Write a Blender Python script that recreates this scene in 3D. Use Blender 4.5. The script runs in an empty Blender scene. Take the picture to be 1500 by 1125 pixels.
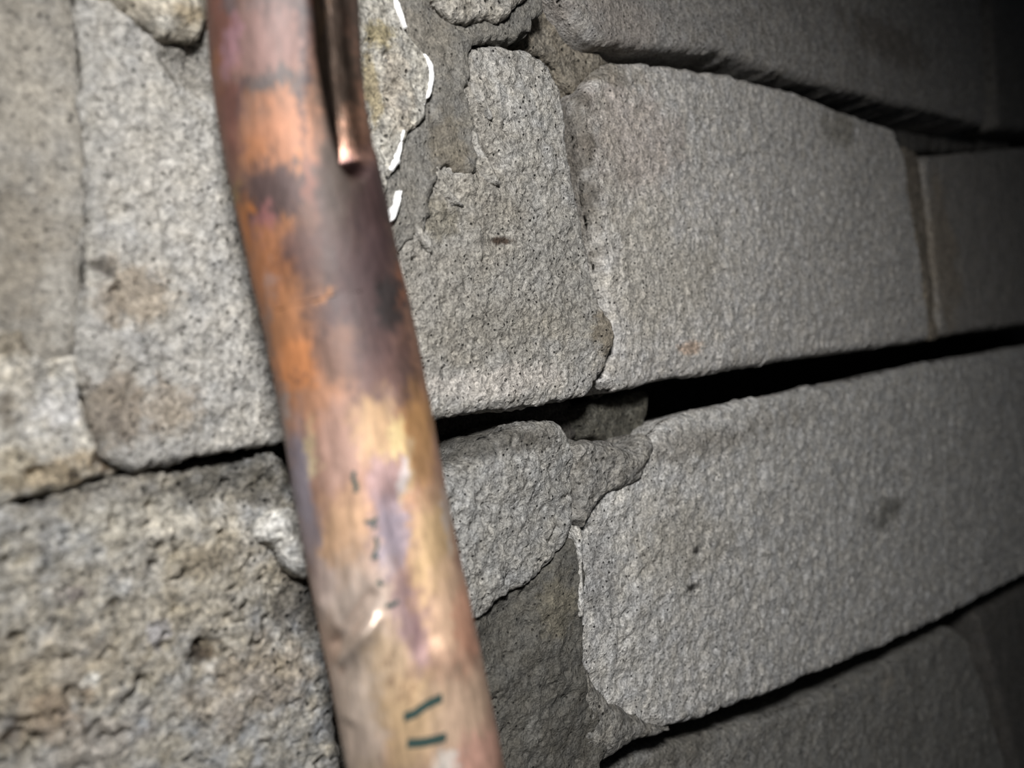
import bpy, math
import numpy as np

# ------------------------------------------------------------------ camera, light, exposure
MM = 0.001
Z0 = 0.30                                # height of the wall point in the middle of the view
F = 1126.0                               # focal length in pixels of the 1500 x 1125 frame


def unit(v):
    v = np.asarray(v, float)
    return v / np.linalg.norm(v)


# wall axes seen from the camera (right, up, back): along the courses, up the wall, out of the wall
AX_S = unit([1300, 160, -F])
AX_T = np.array([-.116, 1, .01])
AX_T = unit(AX_T - AX_S * (AX_T @ AX_S))
AX_N = np.cross(AX_S, AX_T)
P0 = np.array([(870 - 750) / F, (562.5 - 350) / F, -1.0]) * 137.0     # mm


def cam_to_wall(p):
    q = np.asarray(p, float) - P0
    return np.array([q @ AX_S, q @ AX_T, q @ AX_N])


def wall_to_world(p):
    p = np.asarray(p, float)
    return np.stack([p[..., 0], -p[..., 2], p[..., 1] + Z0 / MM], -1) * MM


CAM = cam_to_wall((0, 0, 0))             # the lens, in wall millimetres


def ray(px, py):
    v = np.array([(px - 750) / F, (562.5 - py) / F, -1.0])
    return np.array([v @ AX_S, v @ AX_T, v @ AX_N])


def on_wall(px, py, off=0.0):
    r = ray(px, py)
    k = (off - CAM[2]) / r[2]
    return (CAM + r * k)[:2]


sc = bpy.context.scene
col = sc.collection
cd = bpy.data.cameras.new('camera')
cam = bpy.data.objects.new('camera', cd)
col.objects.link(cam)
R = np.array([[AX_S[0], AX_S[1], AX_S[2]], [-AX_N[0], -AX_N[1], -AX_N[2]], [AX_T[0], AX_T[1], AX_T[2]]])
loc = wall_to_world(CAM)
import mathutils
M4 = mathutils.Matrix([[*R[0], loc[0]], [*R[1], loc[1]], [*R[2], loc[2]], [0, 0, 0, 1]])
cam.matrix_world = M4
cd.sensor_width = 36.0
cd.lens = 36.0 * F / 1500.0
cd.clip_start = 0.003
cd.clip_end = 20
cd.dof.use_dof = True
cd.dof.focus_distance = 0.126
cd.dof.aperture_fstop = 14.0
sc.camera = cam

w = bpy.data.worlds.new('world')
sc.world = w
w.use_nodes = True
w.node_tree.nodes['Background'].inputs[0].default_value = (0.75, 0.85, 1.0, 1)
w.node_tree.nodes['Background'].inputs[1].default_value = 0.014

# the torch held just above the lens
ld = bpy.data.lights.new('torch', 'SPOT')
ld.energy = 1.5
ld.color = (1.0, 0.985, 0.96)
ld.shadow_soft_size = 0.011
ld.spot_size = math.radians(99)
ld.spot_blend = 1.0
lo = bpy.data.objects.new('torch', ld)
col.objects.link(lo)
lpos = mathutils.Vector(wall_to_world(cam_to_wall((3, 58, 26))))
laim = on_wall(836, 600)
laim = mathutils.Vector(wall_to_world(np.array([laim[0], laim[1], 0.0])))
lo.location = lpos
lo.rotation_euler = (laim - lpos).to_track_quat('-Z', 'Y').to_euler()

sc.view_settings.view_transform = 'Standard'
sc.view_settings.look = 'None'
sc.view_settings.exposure = 0.0
sc.view_settings.gamma = 1.0
sc.view_settings.use_curve_mapping = False

# ------------------------------------------------------------------ numpy noise
_rng = np.random.default_rng(11)
_perm = _rng.permutation(256)
_perm = np.concatenate([_perm, _perm])
_grad = _rng.normal(size=(256, 3))
_grad /= np.linalg.norm(_grad, axis=1)[:, None]


def perlin(p):
    p = np.asarray(p, float)
    i = np.floor(p).astype(int)
    f = p - i
    i &= 255
    u = f * f * f * (f * (f * 6 - 15) + 10)
    out = 0
    for dx in (0, 1):
        wx = u[:, 0] if dx else 1 - u[:, 0]
        a = _perm[(i[:, 0] + dx) & 255]
        for dy in (0, 1):
            wy = u[:, 1] if dy else 1 - u[:, 1]
            b = _perm[(a + i[:, 1] + dy) & 255]
            for dz in (0, 1):
                wz = u[:, 2] if dz else 1 - u[:, 2]
                g = _grad[_perm[(b + i[:, 2] + dz) & 255]]
                d = g[:, 0] * (f[:, 0] - dx) + g[:, 1] * (f[:, 1] - dy) + g[:, 2] * (f[:, 2] - dz)
                out = out + wx * wy * wz * d
    return out * 1.6


def fbm(p, size, octaves=3, gain=0.55, seed=0.0):
    p = np.asarray(p, float) / size + seed * 7.31
    a, s, n = 0.0, 1.0, 0.0
    for _ in range(octaves):
        a = a + s * perlin(p)
        n += s
        s *= gain
        p = p * 2.03 + 3.7
    return a / n


def smooth(a, b, x):
    t = np.clip((x - a) / (b - a), 0, 1)
    return t * t * (3 - 2 * t)


def lin(c):
    c = np.asarray(c, float) / 255.0
    return np.where(c <= 0.04045, c / 12.92, ((c + 0.055) / 1.055) ** 2.4)


def gray(c, k):
    c = np.asarray(c, float)
    return c.mean() + (c - c.mean()) * k


# ------------------------------------------------------------------ mesh helpers
def mesh_from(name, verts_wall, quads, tris, colors, smooth_shade=True):
    me = bpy.data.meshes.new(name)
    v = wall_to_world(verts_wall)
    me.vertices.add(len(v))
    me.vertices.foreach_set('co', v.astype(np.float32).ravel())
    nq, nt = len(quads), len(tris)
    loops = np.concatenate([np.asarray(quads, int).reshape(-1), np.asarray(tris, int).reshape(-1)])
    me.loops.add(len(loops))
    me.loops.foreach_set('vertex_index', loops.astype(np.int32))
    me.polygons.add(nq + nt)
    st = np.concatenate([np.arange(nq) * 4, nq * 4 + np.arange(nt) * 3])
    me.polygons.foreach_set('loop_start', st.astype(np.int32))
    me.update(calc_edges=True)
    me.validate()
    if smooth_shade:
        me.polygons.foreach_set('use_smooth', np.ones(len(me.polygons), bool))
    if colors is not None:
        at = me.attributes.new('tint', 'FLOAT_COLOR', 'POINT')
        c4 = np.concatenate([colors, np.ones((len(colors), 1))], 1)
        at.data.foreach_set('color', c4.astype(np.float32).ravel())
    return me


def link(name, me, mat, parent=None, label=None):
    o = bpy.data.objects.new(name, me)
    col.objects.link(o)
    if mat:
        me.materials.append(mat)
    if parent:
        o.parent = parent
    if label:
        o['label'] = label
    return o


def poly_refine(pts, step, rough, seed, size=5.0):
    """resample a closed outline, round it a little and make it ragged"""
    pts = np.asarray(pts, float)
    out = []
    for a, b in zip(pts, np.roll(pts, -1, 0)):
        n = max(1, int(np.linalg.norm(b - a) / step))
        for k in range(n):
            out.append(a + (b - a) * k / n)
    out = np.array(out)
    for _ in range(3):
        out = (np.roll(out, 1, 0) + 2 * out + np.roll(out, -1, 0)) / 4
    tn = np.roll(out, -1, 0) - np.roll(out, 1, 0)
    tn /= np.linalg.norm(tn, axis=1)[:, None] + 1e-9
    nr = np.stack([tn[:, 1], -tn[:, 0]], 1)
    p3 = np.concatenate([out, np.full((len(out), 1), seed * 3.3)], 1)
    j = fbm(p3, size, 3, 0.6, seed) * rough
    return out + nr * j[:, None]


def poly_dist(lo_, nx, ny, res, poly, reach):
    """distance to the outline (exact within reach), closest point and inside flag on a grid"""
    gx = lo_[0] + np.arange(nx) * res
    gy = lo_[1] + np.arange(ny) * res
    best = np.full((nx, ny), 1e6)
    cx_ = np.zeros((nx, ny))
    cy_ = np.zeros((nx, ny))
    ins = np.zeros((nx, ny), bool)
    for a, b in zip(poly, np.roll(poly, -1, 0)):
        ab = b - a
        mn = np.minimum(a, b) - reach
        mx = np.maximum(a, b) + reach
        i0, i1 = max(0, int((mn[0] - lo_[0]) / res)), min(nx, int((mx[0] - lo_[0]) / res) + 2)
        j0, j1 = max(0, int((mn[1] - lo_[1]) / res)), min(ny, int((mx[1] - lo_[1]) / res) + 2)
        X = gx[i0:i1, None]
        Y = gy[None, j0:j1]
        t = np.clip(((X - a[0]) * ab[0] + (Y - a[1]) * ab[1]) / (ab @ ab + 1e-12), 0, 1)
        px_ = a[0] + t * ab[0]
        py_ = a[1] + t * ab[1]
        dd = (X - px_) ** 2 + (Y - py_) ** 2
        bw = best[i0:i1, j0:j1]
        m = dd < bw
        bw[m] = dd[m]
        cx_[i0:i1, j0:j1][m] = px_[m]
        cy_[i0:i1, j0:j1][m] = py_[m]
        rows = np.nonzero((a[1] > gy) != (b[1] > gy))[0]
        for r_ in rows:
            xi = a[0] + (gy[r_] - a[1]) * ab[0] / ab[1]
            k_ = int(np.searchsorted(gx, xi))
            ins[:k_, r_] ^= True
    return np.sqrt(best).ravel(), np.stack([cx_.ravel(), cy_.ravel()], 1), ins.ravel()


def pore_field(q, cell, prob, rmax, depth, seed):
    """small round holes scattered over the face"""
    c = np.floor(q / cell).astype(int)
    out = np.zeros(len(q))
    for dx in (-1, 0, 1):
        for dy in (-1, 0, 1):
            i, j = c[:, 0] + dx, c[:, 1] + dy
            hsh = (i * 73856093 ^ j * 19349663 ^ int(seed * 83492791)) & 0x7fffffff
            r1 = ((hsh * 1103515245 + 12345) & 0x7fffffff) / 0x7fffffff
            r2 = (((hsh ^ 0x5bd1e995) * 1664525 + 1013904223) & 0x7fffffff) / 0x7fffffff
            r3 = (((hsh ^ 0x1b873593) * 22695477 + 1) & 0x7fffffff) / 0x7fffffff
            r4 = (((hsh ^ 0x3c6ef372) * 69069 + 7) & 0x7fffffff) / 0x7fffffff
            d = np.hypot(q[:, 0] - (i + r1) * cell, (q[:, 1] - (j + r2) * cell) * (0.7 + .6 * r4))
            rr_ = rmax * (0.35 + 0.65 * r4 * r4)
            out = np.maximum(out, (r3 < prob) * depth * (.5 + .5 * r4) * smooth(1.0, 0.35, d / rr_))
    return out


def block(name, mat, outline, front=0.0, depth=60.0, res=0.4, rnd=1.6, edge_rough=0.5, seed=1,
          bumps=((9.0, .45), (2.2, .28), (.8, .12)), pits=0.0, slope=(0, 0), base=(150, 146, 138),
          mottle=(0.10, 6.0), warm=0.03, stains=(), height=(), parent=None, label=None, wallco=False, pores=None, edge_size=5.0, skew=(0, 0)):
    """one brick or mortar patch: a ragged outline on the wall (traced in photo pixels), a rough front and sides
    going back `depth` mm; the coordinates are wall millimetres"""
    if wallco:
        pts = np.array(outline, float)
    else:
        pts = np.array([on_wall(x, y, front) for x, y in outline])
    area = 0.5 * np.sum(pts[:, 0] * np.roll(pts[:, 1], -1) - np.roll(pts[:, 0], -1) * pts[:, 1])
    if area < 0:
        pts = pts[::-1]
    poly = poly_refine(pts, max(0.6, res * 2.2), edge_rough, seed, edge_size)
    lo_, hi_ = poly.min(0) - res * 2, poly.max(0) + res * 2
    nx, ny = (np.ceil((hi_ - lo_) / res).astype(int) + 1)
    gx, gy = np.meshgrid(lo_[0] + np.arange(nx) * res, lo_[1] + np.arange(ny) * res, indexing='ij')
    q = np.stack([gx.ravel(), gy.ravel()], 1)
    # cheap signed distance: exact near the outline
    d, cp, ins = poly_dist(lo_, nx, ny, res, poly, max(rnd, res) * 1.3 + res)
    snap = d < 0.62 * res
    keep = ins | snap
    q = np.where(snap[:, None], cp, q)
    d = np.where(snap, 0.0, d)
    idx = np.arange(nx * ny).reshape(nx, ny)
    a, b, c, e = idx[:-1, :-1], idx[1:, :-1], idx[1:, 1:], idx[:-1, 1:]
    Q = np.stack([a.ravel(), b.ravel(), c.ravel(), e.ravel()], 1)
    kk = keep[Q]
    n4 = kk.sum(1)
    quads = Q[n4 == 4]
    T = Q[n4 == 3]
    tk = keep[T]
    tris = T[tk].reshape(-1, 3)
    used = np.zeros(nx * ny, bool)
    used[quads.ravel()] = True
    used[tris.ravel()] = True
    remap = np.cumsum(used) - 1
    quads, tris = remap[quads], remap[tris]
    q, d = q[used], d[used]
    nv = len(q)
    # boundary edges, directed
    E = np.concatenate([quads[:, [0, 1]], quads[:, [1, 2]], quads[:, [2, 3]], quads[:, [3, 0]],
                        tris[:, [0, 1]], tris[:, [1, 2]], tris[:, [2, 0]]])
    key = E[:, 0].astype(np.int64) * (nv + 1) + E[:, 1]
    rkey = E[:, 1].astype(np.int64) * (nv + 1) + E[:, 0]
    be = E[~np.isin(key, rkey)]
    bv = np.unique(be)
    # outward direction at the border
    outd = np.zeros((nv, 2))
    ev = q[be[:, 1]] - q[be[:, 0]]
    on = np.stack([ev[:, 1], -ev[:, 0]], 1)
    np.add.at(outd, be[:, 0], on)
    np.add.at(outd, be[:, 1], on)
    outd /= np.linalg.norm(outd, axis=1)[:, None] + 1e-12
    ctr = pts.mean(0)
    r = np.clip(1 - d / rnd, 0, 1)
    h = front + slope[0] * (q[:, 0] - ctr[0]) + slope[1] * (q[:, 1] - ctr[1])
    h = h - rnd * (1 - np.sqrt(np.clip(1 - r * r, 0, 1)))
    for (px, py, rx, ry, amt) in height:
        cpt = on_wall(px, py, front)
        sx = np.linalg.norm(on_wall(px + rx, py, front) - cpt)
        sy = np.linalg.norm(on_wall(px, py + ry, front) - cpt)
        h = h + amt * np.exp(-((q[:, 0] - cpt[0]) / sx) ** 2 - ((q[:, 1] - cpt[1]) / sy) ** 2)
    V = [np.column_stack([q, h])]
    rings = [z for z in (0.4, 0.9, 1.6, 2.6, 4.0, 6.0, 9.0, 14.0, 22.0, 40.0) if z < depth * 0.85] + [depth]
    bm = np.full(nv, -1)
    bm[bv] = np.arange(len(bv))
    prev = bv.copy()
    side = []
    cnt = nv
    hb = h[bv]
    for z in rings:
        zz = np.minimum(hb - 0.05, front - rnd - z) if z != depth else np.full(len(bv), front - depth)
        V.append(np.column_stack([q[bv] + np.array(skew) * z, zz]))
        cur = np.arange(cnt, cnt + len(bv))
        cnt += len(bv)
        side.append(np.column_stack([prev[bm[be[:, 0]]], cur[bm[be[:, 0]]], cur[bm[be[:, 1]]], prev[bm[be[:, 1]]]]))
        prev = cur
    # close the back with a fan
    V.append(np.array([[q[bv][:, 0].mean(), q[bv][:, 1].mean(), front - depth]]))
    fan = np.column_stack([prev[bm[be[:, 0]]], np.full(len(be), cnt), prev[bm[be[:, 1]]]])
    V = np.concatenate(V)
    nrm = np.zeros((len(V), 3))
    nrm[:nv, 2] = 1
    nrm[bv, :2] = outd[bv] * 0.8
    for k in range(len(rings)):
        nrm[nv + k * len(bv): nv + (k + 1) * len(bv), :2] = outd[bv]
    P = V.copy()
    disp = np.zeros(len(V))
    for k, (size, amp) in enumerate(bumps):
        disp += amp * fbm(P, size, 2, 0.5, seed + k * 1.7)
    if pits:
        pn = fbm(P, 1.7, 2, 0.6, seed + 9.1)
        disp -= pits * smooth(0.30, 0.55, pn)
        pn2 = fbm(P, 4.5, 2, 0.6, seed + 5.3)
        disp -= pits * 1.3 * smooth(0.34, 0.6, pn2)
    if pores:
        disp[:nv] -= pore_field(q, *pores, seed)
    disp[-1] = 0
    V = V + nrm * disp[:, None]
    # surface colour, with some painted shade: cement grey, sand, stains
    c = np.tile(lin(gray(base, .55)), (len(V), 1))
    m = fbm(P, mottle[1], 4, 0.6, seed + 20)
    c = c * (1 + mottle[0] * 2.2 * m)[:, None]
    wv = fbm(P, 3.0, 3, 0.6, seed + 31)[:, None] * warm * 2
    c = c * (1 + wv * np.array([[1.0, 0.35, -0.9]]))
    for (px, py, rx, ry, rgb, amt) in stains:  # real stains, and on some bricks shade painted into the colour
        cpt = on_wall(px, py, front)
        sx = np.linalg.norm(on_wall(px + rx, py, front) - cpt)
        sy = np.linalg.norm(on_wall(px, py + ry, front) - cpt)
        dd = np.sqrt(((P[:, 0] - cpt[0]) / sx) ** 2 + ((P[:, 1] - cpt[1]) / sy) ** 2)
        near = np.nonzero(dd < 2.3)[0]
        if len(near) == 0:
            continue
        dn = dd[near] + 0.9 * fbm(P[near], max(1.2, 0.5 * (sx + sy) * .5), 3, 0.65, seed + px * .013)
        k = (amt * (1 - smooth(0.45, 1.25, dn)))[:, None]
        c[near] = c[near] * (1 - k) + lin(gray(rgb, .8)) * k
    c = np.clip(c, 0.004, 0.95)
    quads = np.concatenate([quads] + side)
    tris = np.concatenate([tris, fan])
    me = mesh_from(name, V, quads, tris, c)
    return link(name, me, mat, parent, label)


# ------------------------------------------------------------------ materials
def cement(name, grain=2600.0, speck=520.0, speck_amt=0.5, bump=0.5, contrast=0.35, rough=0.92, spec=0.25):
    m = bpy.data.materials.new(name)
    m.use_nodes = True
    nt = m.node_tree
    N, L = nt.nodes, nt.links
    bs = N['Principled BSDF']
    bs.inputs['Roughness'].default_value = rough
    bs.inputs['Specular IOR Level'].default_value = spec
    at = N.new('ShaderNodeAttribute')
    at.attribute_name = 'tint'
    tc = N.new('ShaderNodeTexCoord')
    g = N.new('ShaderNodeTexNoise')
    g.inputs['Scale'].default_value = grain
    g.inputs['Detail'].default_value = 3
    g.inputs['Roughness'].default_value = 0.65
    L.new(tc.outputs['Object'], g.inputs['Vector'])
    g2 = N.new('ShaderNodeTexNoise')
    g2.inputs['Scale'].default_value = grain * 0.33
    g2.inputs['Detail'].default_value = 5
    g2.inputs['Roughness'].default_value = 0.7
    L.new(tc.outputs['Object'], g2.inputs['Vector'])
    mr = N.new('ShaderNodeMapRange')
    mr.inputs['From Min'].default_value = 0.3
    mr.inputs['From Max'].default_value = 0.7
    mr.inputs['To Min'].default_value = 1 - contrast
    mr.inputs['To Max'].default_value = 1 + contrast
    L.new(g.outputs['Fac'], mr.inputs['Value'])
    mr2 = N.new('ShaderNodeMapRange')
    mr2.inputs['From Min'].default_value = 0.3
    mr2.inputs['From Max'].default_value = 0.7
    mr2.inputs['To Min'].default_value = 1 - contrast * .8
    mr2.inputs['To Max'].default_value = 1 + contrast * .8
    L.new(g2.outputs['Fac'], mr2.inputs['Value'])
    mu = N.new('ShaderNodeMath')
    mu.operation = 'MULTIPLY'
    L.new(mr.outputs[0], mu.inputs[0])
    L.new(mr2.outputs[0], mu.inputs[1])
    # dark specks: the shaded insides of pores, painted into the colour
    vo = N.new('ShaderNodeTexVoronoi')
    vo.inputs['Scale'].default_value = speck
    L.new(tc.outputs['Object'], vo.inputs['Vector'])
    sp = N.new('ShaderNodeMapRange')
    sp.inputs['From Min'].default_value = 0.10
    sp.inputs['From Max'].default_value = 0.22
    sp.inputs['To Min'].default_value = 1.0
    sp.inputs['To Max'].default_value = 0.0
    L.new(vo.outputs['Distance'], sp.inputs['Value'])
    sx = N.new('ShaderNodeSeparateColor')
    L.new(vo.outputs['Color'], sx.inputs[0])
    th = N.new('ShaderNodeMath')
    th.operation = 'GREATER_THAN'
    th.inputs[1].default_value = 0.5
    L.new(sx.outputs[0], th.inputs[0])
    sm = N.new('ShaderNodeMath')
    sm.operation = 'MULTIPLY'
    L.new(sp.outputs[0], sm.inputs[0])
    L.new(th.outputs[0], sm.inputs[1])
    inv = N.new('ShaderNodeMath')
    inv.operation = 'MULTIPLY_ADD'
    inv.inputs[1].default_value = -speck_amt
    inv.inputs[2].default_value = 1.0
    L.new(sm.outputs[0], inv.inputs[0])
    m2 = N.new('ShaderNodeMath')
    m2.operation = 'MULTIPLY'
    L.new(mu.outputs[0], m2.inputs[0])
    L.new(inv.outputs[0], m2.inputs[1])
    vm = N.new('ShaderNodeVectorMath')
    vm.operation = 'SCALE'
    L.new(at.outputs['Color'], vm.inputs[0])
    L.new(m2.outputs[0], vm.inputs['Scale'])
    L.new(vm.outputs[0], bs.inputs['Base Color'])
    # fine relief
    hs = N.new('ShaderNodeMath')
    hs.operation = 'ADD'
    L.new(g.outputs['Fac'], hs.inputs[0])
    h2 = N.new('ShaderNodeMath')
    h2.operation = 'MULTIPLY_ADD'
    h2.inputs[1].default_value = 2.2
    L.new(g2.outputs['Fac'], h2.inputs[0])
    L.new(hs.outputs[0], h2.inputs[2])
    h3 = N.new('ShaderNodeMath')
    h3.operation = 'MULTIPLY_ADD'
    h3.inputs[1].default_value = -0.9
    L.new(sm.outputs[0], h3.inputs[0])
    L.new(h2.outputs[0], h3.inputs[2])
    bp = N.new('ShaderNodeBump')
    bp.inputs['Strength'].default_value = bump
    bp.inputs['Distance'].default_value = 0.0005
    L.new(h3.outputs[0], bp.inputs['Height'])
    L.new(bp.outputs[0], bs.inputs['Normal'])
    return m


M_BRICK = cement('cement_brick', 2300, 950, 0.9, 1.0, 0.52)
M_MORTAR = cement('coarse_mortar', 1700, 700, 0.75, 1.0, 0.6)
M_SMOOTH = cement('trowelled_mortar', 2600, 900, 0.7, 0.8, 0.45, 0.8, 0.35)
M_WHITE = cement('rim_white', 3000, 500, 0.0, 0.3, 0.08, 0.7, 0.4)  # near-white with hardly any grain, for the rim strips


def copper_mat():
    m = bpy.data.materials.new('heat_stained_copper')
    m.use_nodes = True
    nt = m.node_tree
    N, L = nt.nodes, nt.links
    bs = N['Principled BSDF']
    at = N.new('ShaderNodeAttribute')
    at.attribute_name = 'tint'
    tc = N.new('ShaderNodeTexCoord')
    mp = N.new('ShaderNodeMapping')
    mp.inputs['Scale'].default_value = (1, 1, 0.25)
    L.new(tc.outputs['Object'], mp.inputs['Vector'])
    g = N.new('ShaderNodeTexNoise')
    g.inputs['Scale'].default_value = 1100
    g.inputs['Detail'].default_value = 4
    g.inputs['Roughness'].default_value = 0.7
    L.new(mp.outputs[0], g.inputs['Vector'])
    mr = N.new('ShaderNodeMapRange')
    mr.inputs['From Min'].default_value = 0.3
    mr.inputs['From Max'].default_value = 0.7
    mr.inputs['To Min'].default_value = 0.68
    mr.inputs['To Max'].default_value = 1.32
    L.new(g.outputs['Fac'], mr.inputs['Value'])
    vm = N.new('ShaderNodeVectorMath')
    vm.operation = 'SCALE'
    L.new(at.outputs['Color'], vm.inputs[0])
    L.new(mr.outputs[0], vm.inputs['Scale'])
    L.new(vm.outputs[0], bs.inputs['Base Color'])
    bs.inputs['Metallic'].default_value = 0.25
    rr = N.new('ShaderNodeMapRange')
    rr.inputs['To Min'].default_value = 0.5
    rr.inputs['To Max'].default_value = 0.7
    L.new(g.outputs['Fac'], rr.inputs['Value'])
    ga = N.new('ShaderNodeAttribute')
    ga.attribute_name = 'gloss'
    gm = N.new('ShaderNodeMath')
    gm.operation = 'MULTIPLY_ADD'
    gm.inputs[1].default_value = -0.27
    L.new(ga.outputs['Fac'], gm.inputs[0])
    L.new(rr.outputs[0], gm.inputs[2])
    L.new(gm.outputs[0], bs.inputs['Roughness'])
    mm_ = N.new('ShaderNodeMath')
    mm_.operation = 'MULTIPLY_ADD'
    mm_.inputs[1].default_value = 0.7
    mm_.inputs[2].default_value = 0.22
    L.new(ga.outputs['Fac'], mm_.inputs[0])
    L.new(mm_.outputs[0], bs.inputs['Metallic'])
    bp = N.new('ShaderNodeBump')
    bp.inputs['Strength'].default_value = 0.3
    bp.inputs['Distance'].default_value = 0.0002
    L.new(g.outputs['Fac'], bp.inputs['Height'])
    L.new(bp.outputs[0], bs.inputs['Normal'])
    return m


M_COPPER = copper_mat()
M_INK = bpy.data.materials.new('green_ink')
M_INK.use_nodes = True
_b = M_INK.node_tree.nodes['Principled BSDF']
_b.inputs['Roughness'].default_value = 0.6
_n = M_INK.node_tree.nodes.new('ShaderNodeTexNoise')
_n.inputs['Scale'].default_value = 900
_r = M_INK.node_tree.nodes.new('ShaderNodeValToRGB')
_r.color_ramp.elements[0].color = (0.012, 0.03, 0.027, 1)
_r.color_ramp.elements[1].color = (0.03, 0.062, 0.055, 1)
M_INK.node_tree.links.new(_n.outputs['Fac'], _r.inputs[0])
M_INK.node_tree.links.new(_r.outputs[0], _b.inputs['Base Color'])

# ------------------------------------------------------------------ the wall
# the solid core behind the bricks
s0, s1, t0, t1 = -330.0, 560.0, -330.0, 300.0
core = block('wall_back', M_MORTAR, [(s0, t0), (s1, t0), (s1, t1), (s0, t1)], front=-72, depth=40, res=5.0, rnd=2,
             edge_rough=2, seed=3, bumps=((30, 3.0), (9, 1.0)), base=(120, 116, 108), wallco=True)
core['kind'] = 'structure'
core['label'] = 'rough grey cement brick wall with ragged mortar joints behind the pipe'


def brick(outline, label=None, **k):
    k.setdefault('mat', M_BRICK)
    m = k.pop('mat')
    return block('brick', m, outline, parent=core, label=label, **k)


def mortar(outline, label=None, name='mortar_patch', **k):
    m = k.pop('mat', M_MORTAR)
    return block(name, m, outline, parent=core, label=label, **k)


# middle course
A1 = [(95, -150), (300, -110), (560, -20), (690, 62), (770, 72), (808, 96), (826, 140), (838, 230), (856, 330), (878, 430),
      (898, 490), (890, 540), (862, 582), (760, 598), (640, 613), (520, 632), (410, 652), (300, 668), (200, 690), (160, 672),
      (128, 600), (118, 480), (128, 330), (132, 220)]
brick(A1, 'pale grey brick behind the pipe', front=1.4, res=0.23, rnd=1.5, seed=2, base=(174, 169, 160), pits=0.5, pores=(1.6, .45, .5, .9),
      bumps=((12, .6), (2.8, .62), (1.0, .36)), edge_rough=.55,
      stains=[(285, 90, 46, 50, (104, 98, 88), .6), (200, 430, 60, 50, (150, 128, 98), .55), (160, 600, 55, 70, (120, 100, 76), .6), (150, 390, 22, 18, (60, 52, 44), .8),  # first entry: dirt and the shade below the mortar lump, painted in
              (250, 600, 50, 45, (140, 118, 90), .5), (620, 420, 90, 120, (150, 140, 124), .4), (760, 480, 110, 46, (140, 128, 104), .35), (720, 380, 170, 170, (146, 142, 134), .55),
              (740, 560, 120, 25, (215, 205, 195), .45), (890, 490, 26, 45, (120, 106, 82), .7), (700, 250, 60, 140, (150, 142, 128), .5),
              (230, 250, 90, 70, (182, 176, 166), .4), (735, 352, 14, 6, (60, 40, 26), .9), (640, 320, 40, 30, (120, 112, 92), .6)],
      height=[(285, 84, 42, 44, -3.0), (890, 490, 26, 30, 1.2), (540, 560, 60, 40, -.5), (740, 575, 120, 20, .5), (690, 300, 10, 120, .7)])
A2 = [(846, 150), (868, 112), (905, 84), (960, 88), (1060, 104), (1160, 130), (1250, 166), (1308, 186), (1328, 226), (1338, 300),
      (1350, 380), (1364, 478), (1364, 498), (1290, 508), (1180, 524), (1080, 540), (980, 558), (905, 574), (878, 562), (900, 500),
      (890, 430), (876, 350), (862, 260)]
brick(A2, 'broad clean grey brick right of the pipe', front=0.0, res=0.3, rnd=2.4, seed=5, base=(203, 197, 189), pits=0.35, pores=(2.2, .4, .55, .9),
      bumps=((14, .6), (3.0, .55), (1.1, .32)), edge_rough=.5,
      stains=[(930, 200, 70, 90, (180, 162, 150), .5), (1010, 510, 16, 12, (205, 175, 150), .8), (960, 400, 100, 110, (182, 174, 158), .5),
              (900, 250, 30, 100, (150, 142, 130), .4), (848, 210, 26, 150, (92, 84, 72), .75), (866, 340, 14, 80, (110, 102, 90), .6), (890, 100, 60, 22, (128, 118, 98), .6), (1230, 190, 26, 30, (120, 112, 92), .5)],  # dark left-edge entries: dirt, plus groove shade put into the colour
      height=[(905, 92, 60, 30, -1.2), (980, 540, 60, 16, -.6)])
brick([(1352, 226), (1420, 222), (1600, 205), (1760, 235), (1760, 440), (1600, 462), (1480, 478), (1380, 494), (1370, 400)],
      front=-1.5, res=0.7, rnd=2.4, seed=7, base=(176, 168, 158), stains=[(1380, 380, 26, 120, (170, 150, 122), .5)])
# top course
brick([(800, -60), (838, 20), (872, 58), (960, 70), (1060, 76), (1150, 106), (1260, 136), (1400, 172), (1446, 182), (1440, 40), (1420, -200),
       (1000, -260)], 'smooth grey brick of the top course', front=2.0, res=0.5, rnd=2.0, seed=8, base=(160, 154, 147),
      bumps=((16, .5), (3, .22), (1, .1)), stains=[(900, 20, 70, 40, (160, 148, 138), .5), (1300, 60, 60, 30, (110, 98, 84), .5)])
brick([(1462, 187), (1640, 200), (1820, 150), (1700, -250), (1440, -200)], front=-1, res=0.9, rnd=2.4, seed=9, base=(140, 134, 126))
brick([(180, -260), (560, -190), (790, -90), (800, -500), (500, -700), (120, -700)], front=1.0, res=0.7, rnd=2, seed=10)
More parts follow.
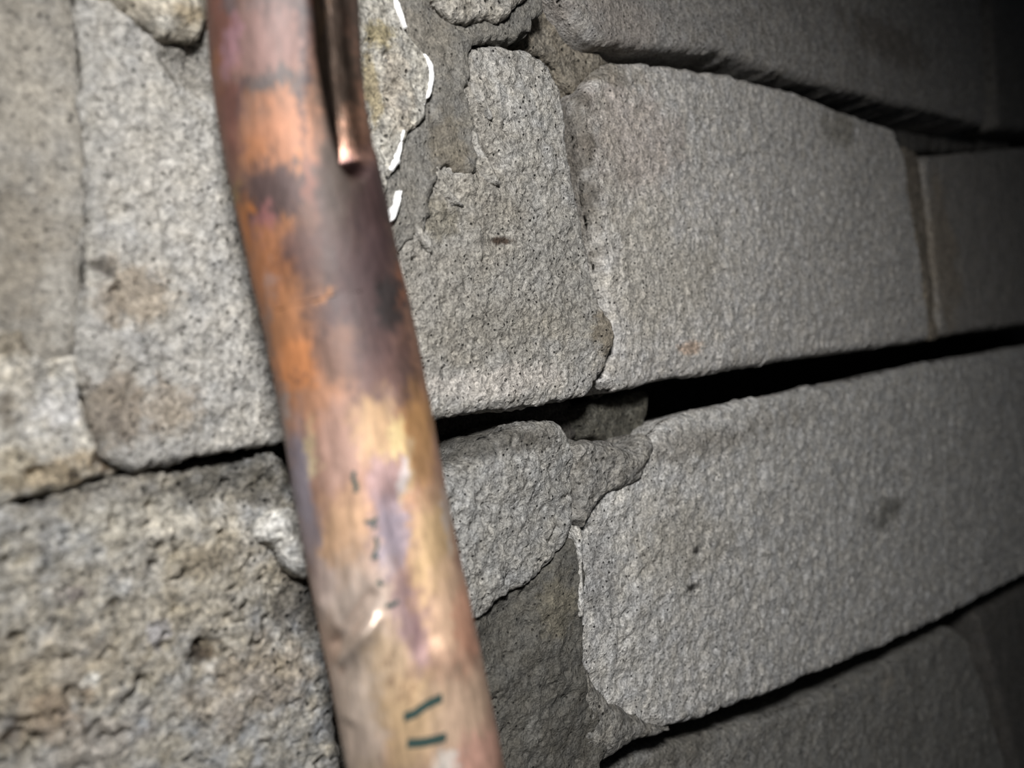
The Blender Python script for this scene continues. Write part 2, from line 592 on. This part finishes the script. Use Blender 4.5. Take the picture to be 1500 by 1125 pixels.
# lower course
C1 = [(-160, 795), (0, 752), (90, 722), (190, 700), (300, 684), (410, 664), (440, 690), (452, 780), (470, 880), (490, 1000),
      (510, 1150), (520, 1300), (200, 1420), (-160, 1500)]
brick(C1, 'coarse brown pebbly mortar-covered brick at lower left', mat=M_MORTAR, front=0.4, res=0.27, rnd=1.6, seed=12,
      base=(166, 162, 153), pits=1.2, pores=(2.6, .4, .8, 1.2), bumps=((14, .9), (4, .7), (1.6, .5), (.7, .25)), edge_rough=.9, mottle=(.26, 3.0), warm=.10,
      stains=[(130, 700, 190, 60, (112, 104, 90), .7), (360, 705, 100, 55, (74, 70, 62), .8), (200, 760, 90, 40, (176, 170, 156), .6),  # darkest entry: dirt plus the upper brick's shadow, painted on
              (110, 870, 22, 14, (150, 142, 146), .9), (168, 882, 8, 8, (26, 26, 26), .95), (300, 955, 28, 22, (60, 46, 32), .9),
              (150, 945, 14, 10, (70, 72, 78), .7), (290, 870, 180, 110, (166, 152, 126), .45), (440, 880, 40, 60, (76, 70, 62), .7),
              (60, 1000, 110, 80, (176, 160, 134), .6), (130, 1000, 16, 12, (220, 218, 210), .9), (230, 930, 18, 22, (176, 174, 180), .7),
              (380, 1000, 90, 70, (150, 130, 104), .5), (250, 770, 40, 16, (200, 192, 176), .6), (140, 1090, 80, 40, (190, 180, 168), .6),
              (70, 1050, 60, 40, (140, 110, 78), .5), (300, 820, 50, 30, (130, 118, 98), .6)],
      height=[(300, 955, 26, 22, -1.6), (430, 880, 40, 70, -2.2), (330, 720, 110, 40, -1.6), (210, 780, 90, 36, .9), (60, 720, 90, 25, -1.0),
              (168, 882, 9, 9, -.6)])
C2 = [(540, 730), (640, 694), (688, 674), (714, 648), (762, 624), (822, 610), (846, 650), (850, 700), (846, 760), (842, 790), (806, 838), (770, 862),
      (735, 876), (716, 912), (690, 918), (600, 950), (540, 960)]
brick(C2, 'broken grey brick stub beside the pipe', front=1.6, res=0.25, rnd=2.2, seed=14, base=(166, 163, 156), pits=.5, pores=(2.4, .35, .5, .9),
      bumps=((9, 1.0), (2.8, .8), (1.0, .42)), edge_rough=1.0, mottle=(.12, 4),
      stains=[(700, 650, 90, 34, (70, 66, 58), .75), (790, 640, 40, 24, (110, 104, 94), .5)],  # dark top: shadow of the brick above, painted into the colour
      height=[(670, 660, 70, 26, -2.0), (750, 700, 50, 30, .9), (830, 700, 30, 60, -.7), (800, 640, 24, 18, .6)])
C3 = [(962, 640), (985, 615), (1040, 600), (1140, 578), (1240, 560), (1340, 536), (1420, 522), (1540, 500), (1700, 480), (1690, 740), (1600, 790),
      (1500, 846), (1440, 876), (1390, 906), (1290, 952), (1190, 994), (1090, 1034), (1010, 1062), (945, 1076), (880, 1076), (836, 1000), (824, 930),
      (820, 860), (824, 790), (850, 724), (920, 692)]
brick(C3, 'large dust-grey brick at lower right', front=-0.8, res=0.36, rnd=2.6, seed=16, base=(208, 204, 197), pits=0.4, pores=(2.6, .3, .6, .9), skew=(0, -.14),
      bumps=((15, .8), (3.4, .7), (1.2, .36)), edge_rough=.6,
      stains=[(1000, 800, 70, 70, (182, 174, 158), .5), (1300, 750, 26, 20, (104, 100, 88), .6), (1060, 640, 110, 30, (128, 118, 104), .5),
              (1020, 806, 8, 6, (34, 30, 28), .9), (1015, 860, 12, 6, (34, 30, 28), .9), (880, 840, 24, 90, (140, 140, 142), .5)],
      height=[(1040, 620, 90, 16, -.7), (850, 860, 70, 260, -1.0)])
# bottom course
brick([(880, 1122), (960, 1096), (1060, 1072), (1150, 1044), (1230, 1008), (1320, 962), (1396, 918), (1418, 936), (1440, 1000), (1478, 1130),
       (1500, 1280), (900, 1360)], 'dim grey brick of the bottom course', front=-7.5, res=0.42, rnd=2.0, seed=18, base=(160, 156, 147), skew=(0, -.12),
      bumps=((14, .8), (3, .6), (1, .3)), stains=[(1300, 1000, 10, 14, (190, 180, 165), .6), (1000, 1100, 80, 30, (120, 114, 100), .5)])
brick([(1432, 900), (1500, 862), (1660, 790), (1760, 900), (1760, 1300), (1530, 1280), (1480, 1080)], front=-9, res=0.7, rnd=2.5, seed=19,
      base=(128, 122, 114))
# bricks going on outside the picture, so the wall does not stop at the frame
for k, (sa, sb, ta, tb) in enumerate([(-300, -215, -28, 30), (-210, -128, -28, 30), (-300, -180, -97, -38), (-175, -122, -97, -38),
                                      (300, 420, -28, 40), (425, 540, -28, 40), (-300, -150, 46, 104), (-140, -110, 46, 104),
                                      (-300, -160, -168, -106), (-150, -70, -168, -106), (-62, 6, -176, -112), (330, 470, 56, 118),
                                      (-80, 40, 118, 176), (50, 190, 124, 182), (330, 480, -110, -38)]):
    brick([(sa, ta), (sb, ta), (sb, tb), (sa, tb)], front=0, res=1.5, rnd=2.0, seed=40 + k, base=(160, 154, 146), wallco=True)

# ------------------------------------------------------------------ mortar
mortar([(-330, -260), (60, -200), (96, -60), (134, 150), (130, 320), (120, 470), (118, 520), (60, 540), (0, 480), (-330, 560)],
       'smeared grey-brown mortar at the left edge', mat=M_SMOOTH, front=-0.6, depth=40, res=0.35, rnd=1.4, seed=21, base=(150, 142, 128),
       bumps=((16, 1.1), (5, .5), (1.6, .16)), edge_rough=.8,
       stains=[(40, 330, 60, 60, (132, 122, 106), .5), (30, 420, 70, 60, (128, 118, 102), .5), (90, 440, 34, 70, (164, 160, 152), .6),
               (30, 120, 60, 120, (168, 160, 146), .4)],
       height=[(60, 330, 60, 50, -1.0), (95, 460, 26, 80, .8), (10, 300, 20, 30, -1.2)])
mortar([(-330, 570), (-60, 500), (10, 480), (60, 520), (120, 512), (122, 600), (150, 668), (186, 690), (100, 716), (0, 744), (-330, 850)],
       'crumbly pale mortar with brown pits at the left', front=0.2, depth=40, res=0.27, rnd=1.4, seed=22, base=(186, 178, 162), pits=.9,
       bumps=((9, 1.0), (3, .7), (1.1, .35)), edge_rough=.9, warm=.05,
       stains=[(20, 500, 60, 22, (110, 98, 78), .7), (90, 690, 80, 26, (150, 128, 92), .7), (20, 690, 40, 40, (150, 136, 108), .5),
               (10, 600, 22, 26, (100, 88, 70), .7), (90, 600, 40, 40, (178, 178, 180), .6), (160, 670, 26, 20, (96, 74, 50), .8),
               (106, 695, 9, 9, (36, 26, 18), .9)],
       height=[(75, 560, 30, 60, -1.1), (160, 676, 30, 16, -1.0)])
mortar([(110, -140), (300, -130), (330, -60), (320, 20), (300, 50), (268, 40), (244, 56), (216, 34), (196, 6), (140, -30)],
       'knobbly mortar lump at the top beside the pipe', front=4.0, depth=30, res=0.28, rnd=2.6, seed=23, base=(168, 156, 134), pits=.6,
       bumps=((7, 1.2), (2.4, .6), (.9, .25)), edge_rough=1.0, stains=[(245, 32, 18, 10, (200, 196, 186), .7), (280, 20, 30, 14, (150, 130, 96), .6)])
mortar([(440, -120), (640, -100), (760, -40), (800, 10), (770, 50), (720, 60), (692, 66), (686, 110), (690, 170), (700, 230), (688, 262),
        (660, 240), (640, 258), (628, 330), (610, 350), (596, 378), (570, 360), (520, 300), (470, 150)],
       'thin dark trowelled mortar coat over the brick', mat=M_SMOOTH, front=2.5, depth=5, res=0.25, rnd=.7, seed=24, base=(126, 121, 111), pits=.3,
       bumps=((10, .6), (2.6, .45), (.8, .2)), edge_rough=1.9, edge_size=2.2,
       stains=[(660, 220, 30, 60, (112, 100, 78), .5), (620, 60, 50, 50, (134, 126, 112), .5)])
mortar([(430, -120), (560, -90), (576, -30), (590, 22), (598, 46), (616, 66), (634, 92), (633, 130), (624, 170), (600, 196), (592, 226), (574, 256),
        (562, 300), (540, 300), (500, 200)],
       'pitted pale mortar skin with a white edge', front=3.6, depth=6, res=0.22, rnd=.9, seed=25, base=(166, 160, 146), pits=.8,
       bumps=((8, .5), (2.2, .4), (.8, .2)), edge_rough=.6,
       stains=[(555, 50, 22, 20, (140, 124, 74), .7), (545, 130, 14, 60, (150, 132, 88), .7), (580, 130, 26, 60, (170, 150, 124), .3),
               (590, 150, 10, 18, (120, 118, 114), .6)])


# ragged trowel ridges left standing along the edge of the coat
for k, o_ in enumerate([[(684, 84), (694, 78), (712, 120), (722, 160), (726, 178), (714, 166), (700, 130)],
                        [(684, 180), (692, 172), (706, 214), (724, 250), (742, 272), (722, 268), (700, 240)],
                        [(634, 238), (642, 232), (656, 262), (672, 290), (690, 302), (668, 300), (648, 276)],
                        [(606, 330), (614, 322), (632, 346), (640, 372), (624, 362)]]):
    mortar(o_, name='mortar_ridge', front=2.6, depth=5, res=0.18, rnd=.8, seed=51 + k, base=(160, 154, 143),
           bumps=((4, .5), (1.4, .3), (.7, .15)), edge_rough=.6, edge_size=1.8)


def white_line(pts, wd, name='white_edge', front=4.0, seed=1, label=None):
    pts = np.array([on_wall(x, y, front) for x, y in pts])
    wd = np.array(wd) * 1.5
    tn = np.gradient(pts, axis=0)
    tn /= np.linalg.norm(tn, axis=1)[:, None]
    nr = np.stack([tn[:, 1], -tn[:, 0]], 1)
    a = pts + nr * wd[:, None] / 2
    b = pts - nr * wd[:, None] / 2
    return block(name, M_WHITE, list(np.concatenate([a, b[::-1]])), front=front, depth=3, res=0.16, rnd=.5, edge_rough=.55, edge_size=1.4, seed=seed,
                 bumps=((2, .2), (.7, .1)), base=(250, 250, 252), mottle=(.03, 3), warm=0, wallco=True, parent=core, label=label)


white_line([(574, -30), (584, 4), (592, 26), (600, 44)], (.4, .6, .5, .15), seed=31, label='white rim of the mortar skin')
white_line([(622, 74), (633, 95), (633, 120), (628, 146)], (.2, .8, .8, .2), seed=32)
white_line([(626, 146), (622, 166)], (.35, .2), seed=33)
white_line([(594, 186), (590, 210), (582, 240), (570, 252)], (.15, .5, .75, .5), seed=34)
white_line([(591, 274), (586, 298), (576, 318), (570, 330)], (.15, .5, .7, .3), seed=35)

mortar([(640, -100), (810, -60), (846, 20), (872, 70), (900, 90), (860, 118), (846, 140), (836, 130), (812, 88), (768, 68), (690, 58), (640, 40)],
       'recessed brown mortar in the upper joint', front=-3.2, depth=30, res=0.3, rnd=1.5, seed=26, base=(134, 122, 102),
       bumps=((8, 1.1), (2.4, .5), (.9, .2)), edge_rough=.8)
mortar([(600, -120), (800, -110), (796, -30), (770, 0), (745, 22), (712, 24), (690, 34), (660, 26), (630, -10)],
       'pale ragged mortar crust at the top edge', front=4.4, depth=8, res=0.28, rnd=1.2, seed=27, base=(162, 154, 140), pits=.5,
       bumps=((7, .8), (2.2, .5), (.8, .2)), edge_rough=1.2)
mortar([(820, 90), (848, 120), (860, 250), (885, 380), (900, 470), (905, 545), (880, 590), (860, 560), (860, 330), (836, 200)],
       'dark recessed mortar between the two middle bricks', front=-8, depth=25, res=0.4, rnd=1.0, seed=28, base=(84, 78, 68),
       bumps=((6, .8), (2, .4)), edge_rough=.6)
mortar([(1318, 210), (1345, 222), (1368, 330), (1392, 490), (1366, 500), (1345, 360)], 'brownish mortar in the far joint', front=-3.0,
       depth=25, res=0.6, rnd=1.2, seed=29, base=(150, 134, 112), bumps=((6, .8), (2, .4)))
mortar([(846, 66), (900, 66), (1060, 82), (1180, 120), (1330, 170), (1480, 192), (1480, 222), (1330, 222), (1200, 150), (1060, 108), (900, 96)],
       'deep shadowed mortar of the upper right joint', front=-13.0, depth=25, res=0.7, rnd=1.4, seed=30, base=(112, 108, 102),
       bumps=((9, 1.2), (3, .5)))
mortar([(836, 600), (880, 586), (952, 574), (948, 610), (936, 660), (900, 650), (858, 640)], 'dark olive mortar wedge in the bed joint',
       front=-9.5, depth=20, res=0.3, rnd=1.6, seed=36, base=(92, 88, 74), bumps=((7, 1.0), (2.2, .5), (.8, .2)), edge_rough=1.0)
mortar([(842, 650), (870, 640), (900, 652), (932, 662), (960, 636), (968, 660), (942, 704), (880, 734), (862, 780), (846, 760)],
       'crumbled mortar knob at the brick corner', front=0.6, depth=20, res=0.25, rnd=2.4, seed=37, base=(146, 141, 132), pits=.3,
       bumps=((6, 1.0), (2.2, .5), (.8, .25)), edge_rough=.9)
mortar([(640, 960), (690, 900), (712, 874), (736, 864), (775, 850), (812, 820), (846, 776), (854, 800), (856, 900), (858, 960), (866, 1020),
        (900, 1080), (880, 1120), (880, 1340), (600, 1340)],
       'dark damp mortar layer under the broken brick', mat=M_SMOOTH, front=0.4, depth=25, res=0.28, rnd=1.2, seed=38, base=(104, 100, 90), pits=.4,
       bumps=((9, 1.2), (3, .7), (1, .3)), edge_rough=.8,
       stains=[(815, 890, 26, 50, (128, 120, 100), .6), (780, 1070, 14, 30, (130, 128, 122), .7)],
       height=[(820, 880, 30, 60, 1.0), (740, 900, 40, 40, -1.2)])
mortar([(844, 772), (852, 768), (858, 800), (856, 830), (860, 900), (852, 912), (848, 880), (852, 830)], 'pale flaking edge of mortar',
       name='mortar_flake', front=1.6, depth=5, res=0.2, rnd=.6, seed=39, base=(196, 192, 184), edge_rough=.5)
mortar([(858, 970), (880, 1010), (910, 1040), (960, 1062), (1000, 1072), (940, 1090), (890, 1120), (860, 1100), (850, 1000)],
       'lumpy mortar in the lower joint', front=0.4, depth=20, res=0.3, rnd=2.2, seed=41, base=(140, 135, 125),
       bumps=((7, 1.0), (2.4, .5), (.8, .2)), edge_rough=.8)
mortar([(384, 790), (396, 764), (420, 742), (452, 740), (470, 790), (466, 850), (444, 852), (424, 830), (412, 806)],
       'whitish mortar lump stuck beside the pipe', name='mortar_lump', front=3.2, depth=8, res=0.22, rnd=2.6, seed=42, base=(196, 192, 182), pits=.5,
       bumps=((5, 1.0), (1.8, .5), (.7, .2)), edge_rough=.9)
# mortar behind the pipe and in the left bed joint, well recessed
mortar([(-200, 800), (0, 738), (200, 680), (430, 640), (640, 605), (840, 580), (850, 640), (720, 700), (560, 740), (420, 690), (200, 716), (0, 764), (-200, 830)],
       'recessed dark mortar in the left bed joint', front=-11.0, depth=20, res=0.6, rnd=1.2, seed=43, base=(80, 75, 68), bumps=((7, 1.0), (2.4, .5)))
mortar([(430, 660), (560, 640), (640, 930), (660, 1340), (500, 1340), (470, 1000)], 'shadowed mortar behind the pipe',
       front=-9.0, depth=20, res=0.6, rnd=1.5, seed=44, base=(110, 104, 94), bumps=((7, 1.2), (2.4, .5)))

# ------------------------------------------------------------------ the copper pipe
PR = 7.94
edge = [(-420, 395, 607), (-150, 300, 514), (0, 308, 525), (80, 311, 530), (150, 319, 537), (230, 335, 549), (300, 351, 565), (380, 368, 583),
        (450, 384, 600), (530, 400, 618), (610, 414, 635), (730, 432, 658), (865, 458, 687), (970, 481, 709), (1120, 509, 741), (1400, 560, 800)]
edge[0] = (-420, 290, 505)
ys = np.array([e[0] for e in edge], float)
xc = np.array([(e[1] + e[2]) / 2 for e in edge])
yy = np.arange(-420, 1401, 2.0)
cx = np.interp(yy, ys, xc)
k = np.exp(-np.linspace(-2.5, 2.5, 81) ** 2)
k /= k.sum()
pad = np.concatenate([cx[0] + (cx[1] - cx[0]) * np.arange(-40, 0), cx, cx[-1] + (cx[-1] - cx[-2]) * np.arange(1, 41)])
cx = np.convolve(pad, k, 'valid')
depth_mm = np.interp(yy, [-420, 0, 450, 1120, 1400], [82.5, 82.5, 84.0, 80.5, 79.5])
CL = np.array([CAM + ray(x, y) * z for x, y, z in zip(cx, yy, depth_mm)])
# straight runs beyond the picture
e0 = unit(CL[0] - CL[20])
e1 = unit(CL[-1] - CL[-21])
CL = np.concatenate([CL[0] + e0 * np.arange(140, 0, -2.0)[:, None], CL, CL[-1] + e1 * np.arange(2, 142, 2.0)[:, None]])
seg = np.concatenate([[0], np.cumsum(np.linalg.norm(np.diff(CL, axis=0), axis=1))])
first = 70
pix_y = np.concatenate([yy[0] - np.arange(140, 0, -2.0) * 13.5, yy, yy[-1] + np.arange(2, 142, 2.0) * 13.5])
NL = 700
ss = np.concatenate([np.linspace(0, seg[first] - .5, 60), np.linspace(seg[first], seg[-71], NL), np.linspace(seg[-71] + .5, seg[-1], 60)])
CP = np.stack([np.interp(ss, seg, CL[:, i]) for i in range(3)], 1)
PY = np.interp(ss, seg, pix_y)
TG = np.gradient(CP, axis=0)
TG /= np.linalg.norm(TG, axis=1)[:, None]
TO = CAM - CP[len(CP) // 2]                       # a fixed direction: the side of the pipe away from the wall
E1 = TO - (TG @ TO)[:, None] * TG
E1 /= np.linalg.norm(E1, axis=1)[:, None]
E2 = np.cross(TG, E1)                             # towards the picture's right or left
if E2[0] @ (AX_S * 0 + cam_to_wall(P0 + np.array([1, 0, 0]))) < 0:
    E2 = -E2
NA = 300
# denser on the front half
th = np.linspace(-math.pi, math.pi, NA, endpoint=False)
th = th - 0.45 * np.sin(th)
A, I = np.meshgrid(th, np.arange(len(ss)))
A, I = A.ravel(), I.ravel()
lat = np.sin(A)                                   # -1 left outline, +1 right outline
py = PY[I]
front_side = np.cos(A) > -0.2


def pipe_lat(px, y):
    """photo pixel -> sideways position on the pipe, -1..1"""
    L_ = np.interp(y, ys, [e[1] for e in edge])
    R_ = np.interp(y, ys, [e[2] for e in edge])
    return (px - (L_ + R_) / 2) / ((R_ - L_) / 2)


rad = np.full(len(A), PR)
Lx = np.interp(py, ys, [e[1] for e in edge])
Rx = np.interp(py, ys, [e[2] for e in edge])
PXX = (Lx + Rx) / 2 + lat * (Rx - Lx) / 2         # sideways position in the same units the list of marks uses
fm = front_side.astype(float)
# the long dent at the upper right, ending in a scoop
dc = np.interp(py, [-300, 0, 120, 200, 260], [478, 486, 498, 512, 523])
hw = np.interp(py, [-300, 0, 150, 230, 275, 296], [40, 42, 40, 36, 28, 14])
g = smooth(1.0, 0.15, np.abs(PXX - dc) / hw) * smooth(304, 258, py) * smooth(-330, -200, py)
tilt = np.interp(py, [-300, 60, 145, 262, 300], [.78, .78, .8, 1.06, 1.06])
rad -= 3.0 * g * fm * tilt
rad += 0.35 * np.exp(-((PXX - 452) / 16) ** 2) * smooth(260, 120, py) * smooth(-330, -200, py) * fm
# creases low on the left, a flat along the lower right
def crease(x0, y0, x1, y1, wid, amt):
    global rad
    dx, dy = x1 - x0, y1 - y0
    L2 = dx * dx + dy * dy
    t = np.clip(((PXX - x0) * dx + (py - y0) * dy) / L2, 0, 1)
    d = np.hypot(PXX - x0 - t * dx, py - y0 - t * dy)
    rad += amt * np.exp(-(d / wid) ** 2) * fm


crease(476, 850, 500, 890, 9, .35)
crease(490, 905, 540, 850, 9, -.6)
crease(505, 925, 545, 885, 10, .6)
crease(515, 1000, 540, 900, 14, .5)
crease(575, 740, 620, 920, 22, -.45)
crease(620, 740, 660, 960, 20, .3)
crease(580, 600, 596, 700, 14, .3)
crease(455, 650, 470, 760, 16, -.25)
co3 = np.stack([A * PR, ss[I], np.zeros(len(A))], 1)
rad += 0.10 * fbm(co3, 6.0, 3, .5, 3.3) + 0.02 * fbm(co3, 1.2, 2, .5, 4.1)
PV = CP[I] + rad[:, None] * (np.cos(A)[:, None] * E1[I] + np.sin(A)[:, None] * E2[I])

# heat colours of the copper; highlights and the dent's dark reflection painted in too: (x, y, rx, ry, rgb, strength)
HEAT_AND_SHEEN = [
    (416, -200, 260, 330, (112, 84, 78), 1), (416, 20, 90, 30, (182, 118, 92), .8), (345, 30, 22, 40, (110, 100, 104), .8), (425, 58, 60, 26, (108, 98, 98), .9),
    (400, 105, 70, 52, (158, 122, 116), .9), (352, 100, 14, 44, (184, 132, 146), .7), (330, 70, 18, 70, (150, 92, 74), .8), (325, 110, 10, 26, (196, 122, 70), .6),
    (410, 158, 60, 20, (106, 98, 98), .9), (335, 170, 14, 40, (150, 84, 60), .7), (355, 175, 22, 34, (110, 82, 84), .8),
    (425, 225, 66, 48, (208, 140, 100), .95), (385, 245, 20, 26, (220, 140, 80), .5), (352, 222, 18, 30, (140, 92, 84), .8), (350, 190, 12, 60, (170, 100, 78), .4),
    (400, 300, 90, 44, (92, 74, 76), .9), (352, 284, 13, 24, (190, 150, 84), .9), (440, 256, 8, 10, (232, 146, 80), .8), (460, 290, 12, 40, (176, 112, 92), .7),
    (364, 325, 16, 44, (226, 136, 54), .95), (395, 334, 16, 24, (196, 124, 122), .8), (424, 342, 12, 14, (216, 140, 76), .8),
    (445, 380, 40, 50, (110, 80, 76), .9), (392, 400, 42, 60, (218, 138, 78), .9), (404, 405, 12, 26, (206, 170, 158), .6),
    (490, 330, 34, 120, (100, 80, 78), .9), (545, 330, 44, 120, (80, 58, 60), .95), (450, 150, 8, 120, (80, 66, 70), .7),
    (500, 130, 36, 240, (92, 78, 68), .95), (488, 70, 10, 60, (130, 100, 72), .5), (530, 470, 74, 110, (92, 70, 72), .95), (570, 470, 22, 50, (62, 58, 58), .8),  # first entry: dark reflection in the dent, painted into the base colour
    (440, 480, 16, 30, (128, 96, 86), .6), (478, 448, 10, 18, (206, 136, 76), .7), (425, 470, 36, 60, (220, 146, 88), .85), (440, 540, 34, 46, (250, 158, 84), .95),
    (398, 500, 8, 90, (160, 134, 124), .6), (500, 540, 30, 50, (168, 122, 98), .6), (440, 548, 8, 8, (110, 86, 84), .7),
    (590, 430, 12, 40, (180, 108, 66), .6), (560, 565, 56, 60, (118, 88, 86), .8), (600, 570, 20, 40, (92, 70, 64), .7), (470, 600, 50, 40, (214, 150, 108), .8),
    (415, 610, 12, 60, (190, 176, 170), .7), (440, 690, 22, 90, (140, 132, 148), .9), (460, 650, 12, 40, (222, 196, 144), .8), (500, 650, 36, 60, (190, 146, 128), .8),
    (550, 640, 34, 50, (202, 160, 110), .9), (610, 660, 34, 80, (196, 140, 70), .95), (576, 652, 14, 22, (236, 206, 130), .9), (590, 700, 10, 40, (226, 190, 130), .7),
    (560, 710, 28, 44, (176, 136, 136), .85), (585, 700, 8, 26, (214, 204, 206), .7), (500, 770, 44, 60, (216, 164, 112), .9), (455, 770, 14, 50, (140, 128, 140), .8),
    (570, 780, 28, 60, (146, 134, 154), .85), (590, 780, 12, 50, (176, 150, 160), .6), (632, 810, 34, 80, (218, 174, 108), .95), (655, 780, 9, 60, (206, 186, 172), .7),
    (476, 830, 26, 46, (208, 180, 172), .8), (520, 900, 60, 110, (226, 200, 180), .9), (484, 905, 16, 40, (206, 160, 128), .6), (585, 890, 22, 60, (172, 136, 140), .8),
    (612, 925, 18, 55, (168, 126, 132), .8), (655, 900, 36, 70, (232, 182, 136), .9), (680, 930, 22, 70, (228, 152, 108), .8), (560, 960, 34, 80, (216, 178, 128), .85),
    (600, 1020, 50, 70, (214, 172, 112), .9), (520, 1040, 40, 120, (232, 204, 180), .85), (670, 1030, 60, 60, (228, 186, 146), .8), (690, 1100, 40, 40, (240, 170, 140), .85),
    (640, 1095, 24, 26, (240, 232, 220), .7), (560, 1120, 60, 60, (216, 184, 142), .8), (600, 1330, 300, 180, (214, 172, 128), .9),
    (570, 960, 5, 8, (120, 76, 44), .5), (565, 935, 5, 5, (120, 76, 44), .5), (585, 975, 6, 6, (130, 84, 50), .5), (600, 985, 5, 6, (130, 84, 50), .5)]
pc = np.tile(lin((178, 128, 100)), (len(A), 1))
warp1 = fbm(co3, 3.4, 4, .6, 1.2)
warp2 = fbm(co3, 3.4, 4, .6, 8.2)
wx_ = PXX + 18 * warp1 + 13 * fbm(co3, .9, 2, .6, 2.7)
wy_ = py + 34 * warp2 + 24 * fbm(co3 * np.array([1.6, .6, 1]), .9, 2, .6, 6.7)
for (x, y, rx, ry, rgb, amt) in HEAT_AND_SHEEN:
    dd = np.sqrt(((wx_ - x) / rx) ** 2 + ((wy_ - y) / ry) ** 2)
    kk_ = (amt * (1 - smooth(0.45, 1.3, dd)))[:, None]
    pc = pc * (1 - kk_) + lin(rgb) * kk_
pc *= (1 + .18 * fbm(co3 * np.array([1.5, .5, 1]), 1.4, 3, .6, 12))[:, None]
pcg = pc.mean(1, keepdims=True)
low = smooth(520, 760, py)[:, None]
pc = (pcg + (pc - pcg) * (.85 - .18 * low)) * (.45 + .47 * low)  # lower run paler: bare metal, with its broad highlight painted in
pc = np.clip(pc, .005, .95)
gloss = np.clip(.4 * np.exp(-((PXX - 515) / 45) ** 2 - ((py - 900) / 70) ** 2) + smooth(0.05, 0.5, g) + .3 * smooth(580, 800, py), 0, 1)
nl = len(ss)
ii, jj = np.meshgrid(np.arange(nl - 1), np.arange(NA), indexing='ij')
ii, jj = ii.ravel(), jj.ravel()
j2 = (jj + 1) % NA
PQ = np.stack([ii * NA + jj, ii * NA + j2, (ii + 1) * NA + j2, (ii + 1) * NA + jj], 1)
# make the faces look outwards
v0, v1, v3 = PV[PQ[5, 0]], PV[PQ[5, 1]], PV[PQ[5, 3]]
if np.cross(v1 - v0, v3 - v0) @ (v0 - CP[0]) < 0:
    PQ = PQ[:, ::-1]
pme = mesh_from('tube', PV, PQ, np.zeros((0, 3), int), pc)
pipe = bpy.data.objects.new('copper_pipe', None)
pipe.empty_display_size = 0.01
col.objects.link(pipe)
pipe['label'] = 'dented heat-stained copper pipe running down in front of the brick wall'
pipe['category'] = 'pipe'
ga = pme.attributes.new('gloss', 'FLOAT', 'POINT')
ga.data.foreach_set('value', gloss.astype(np.float32))
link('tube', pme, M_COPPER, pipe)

# faded green lettering printed along the pipe: strokes lying on the metal
PVg = PV.reshape(nl, NA, 3)
Ag = th


def pipe_point(px, y, lift=0.05):
    la = float(np.clip(pipe_lat(px, y), -.98, .98))
    a = math.asin(la)
    i = float(np.interp(y, PY, np.arange(nl)))
    j = float(np.interp(a, Ag, np.arange(NA)))
    i0, j0 = int(i), int(j)
    p = (PVg[i0, j0] * (1 - (i - i0)) * (1 - (j - j0)) + PVg[min(i0 + 1, nl - 1), j0] * (i - i0) * (1 - (j - j0))
         + PVg[i0, (j0 + 1) % NA] * (1 - (i - i0)) * (j - j0) + PVg[min(i0 + 1, nl - 1), (j0 + 1) % NA] * (i - i0) * (j - j0))
    nn = unit(p - CP[i0])
    return p + nn * lift


def letter(strokes, wid):
    V, Qd = [], []
    for pts in strokes:
        pts = np.array(pts, float)
        n = max(2, int(np.linalg.norm(np.diff(pts, axis=0), axis=1).sum() / 3))
        L_ = np.concatenate([[0], np.cumsum(np.linalg.norm(np.diff(pts, axis=0), axis=1))])
        tt = np.linspace(0, L_[-1], n)
        c = np.stack([np.interp(tt, L_, pts[:, 0]), np.interp(tt, L_, pts[:, 1])], 1)
        tg = np.gradient(c, axis=0)
        tg /= np.linalg.norm(tg, axis=1)[:, None]
        nr = np.stack([-tg[:, 1], tg[:, 0]], 1)
        base = len(V)
        for q_, r_ in zip(c, nr):
            for f_ in (-.5, 0, .5):
                V.append(pipe_point(*(q_ + r_ * wid * f_), lift=0.05 if f_ == 0 else 0.03))
        for m_ in range(n - 1):
            for f_ in (0, 1):
                a_ = base + m_ * 3 + f_
                Qd.append((a_, a_ + 1, a_ + 4, a_ + 3))
    me = mesh_from('printed_letter', np.array(V), np.array(Qd), np.zeros((0, 3), int), None)
    return link('printed_letter', me, M_INK, pipe, 'faded green printed letter')


letter([[(586, 1012), (600, 1011), (618, 1004), (640, 1002)], [(590, 1046), (612, 1050), (645, 1053)]], 12)
letter([[(606, 1122), (606, 1096), (620, 1100), (634, 1116), (652, 1124)], [(603, 1122), (603, 1140)]], 13)
letter([[(520, 686), (518, 696), (523, 706), (521, 714)]], 6)
letter([[(534, 754), (544, 756), (552, 752)], [(546, 756), (547, 766)]], 5)
letter([[(549, 776), (552, 788), (546, 800)], [(543, 802), (553, 802)]], 5)
letter([[(552, 832), (558, 840)], [(562, 866), (572, 868), (580, 864)]], 6)
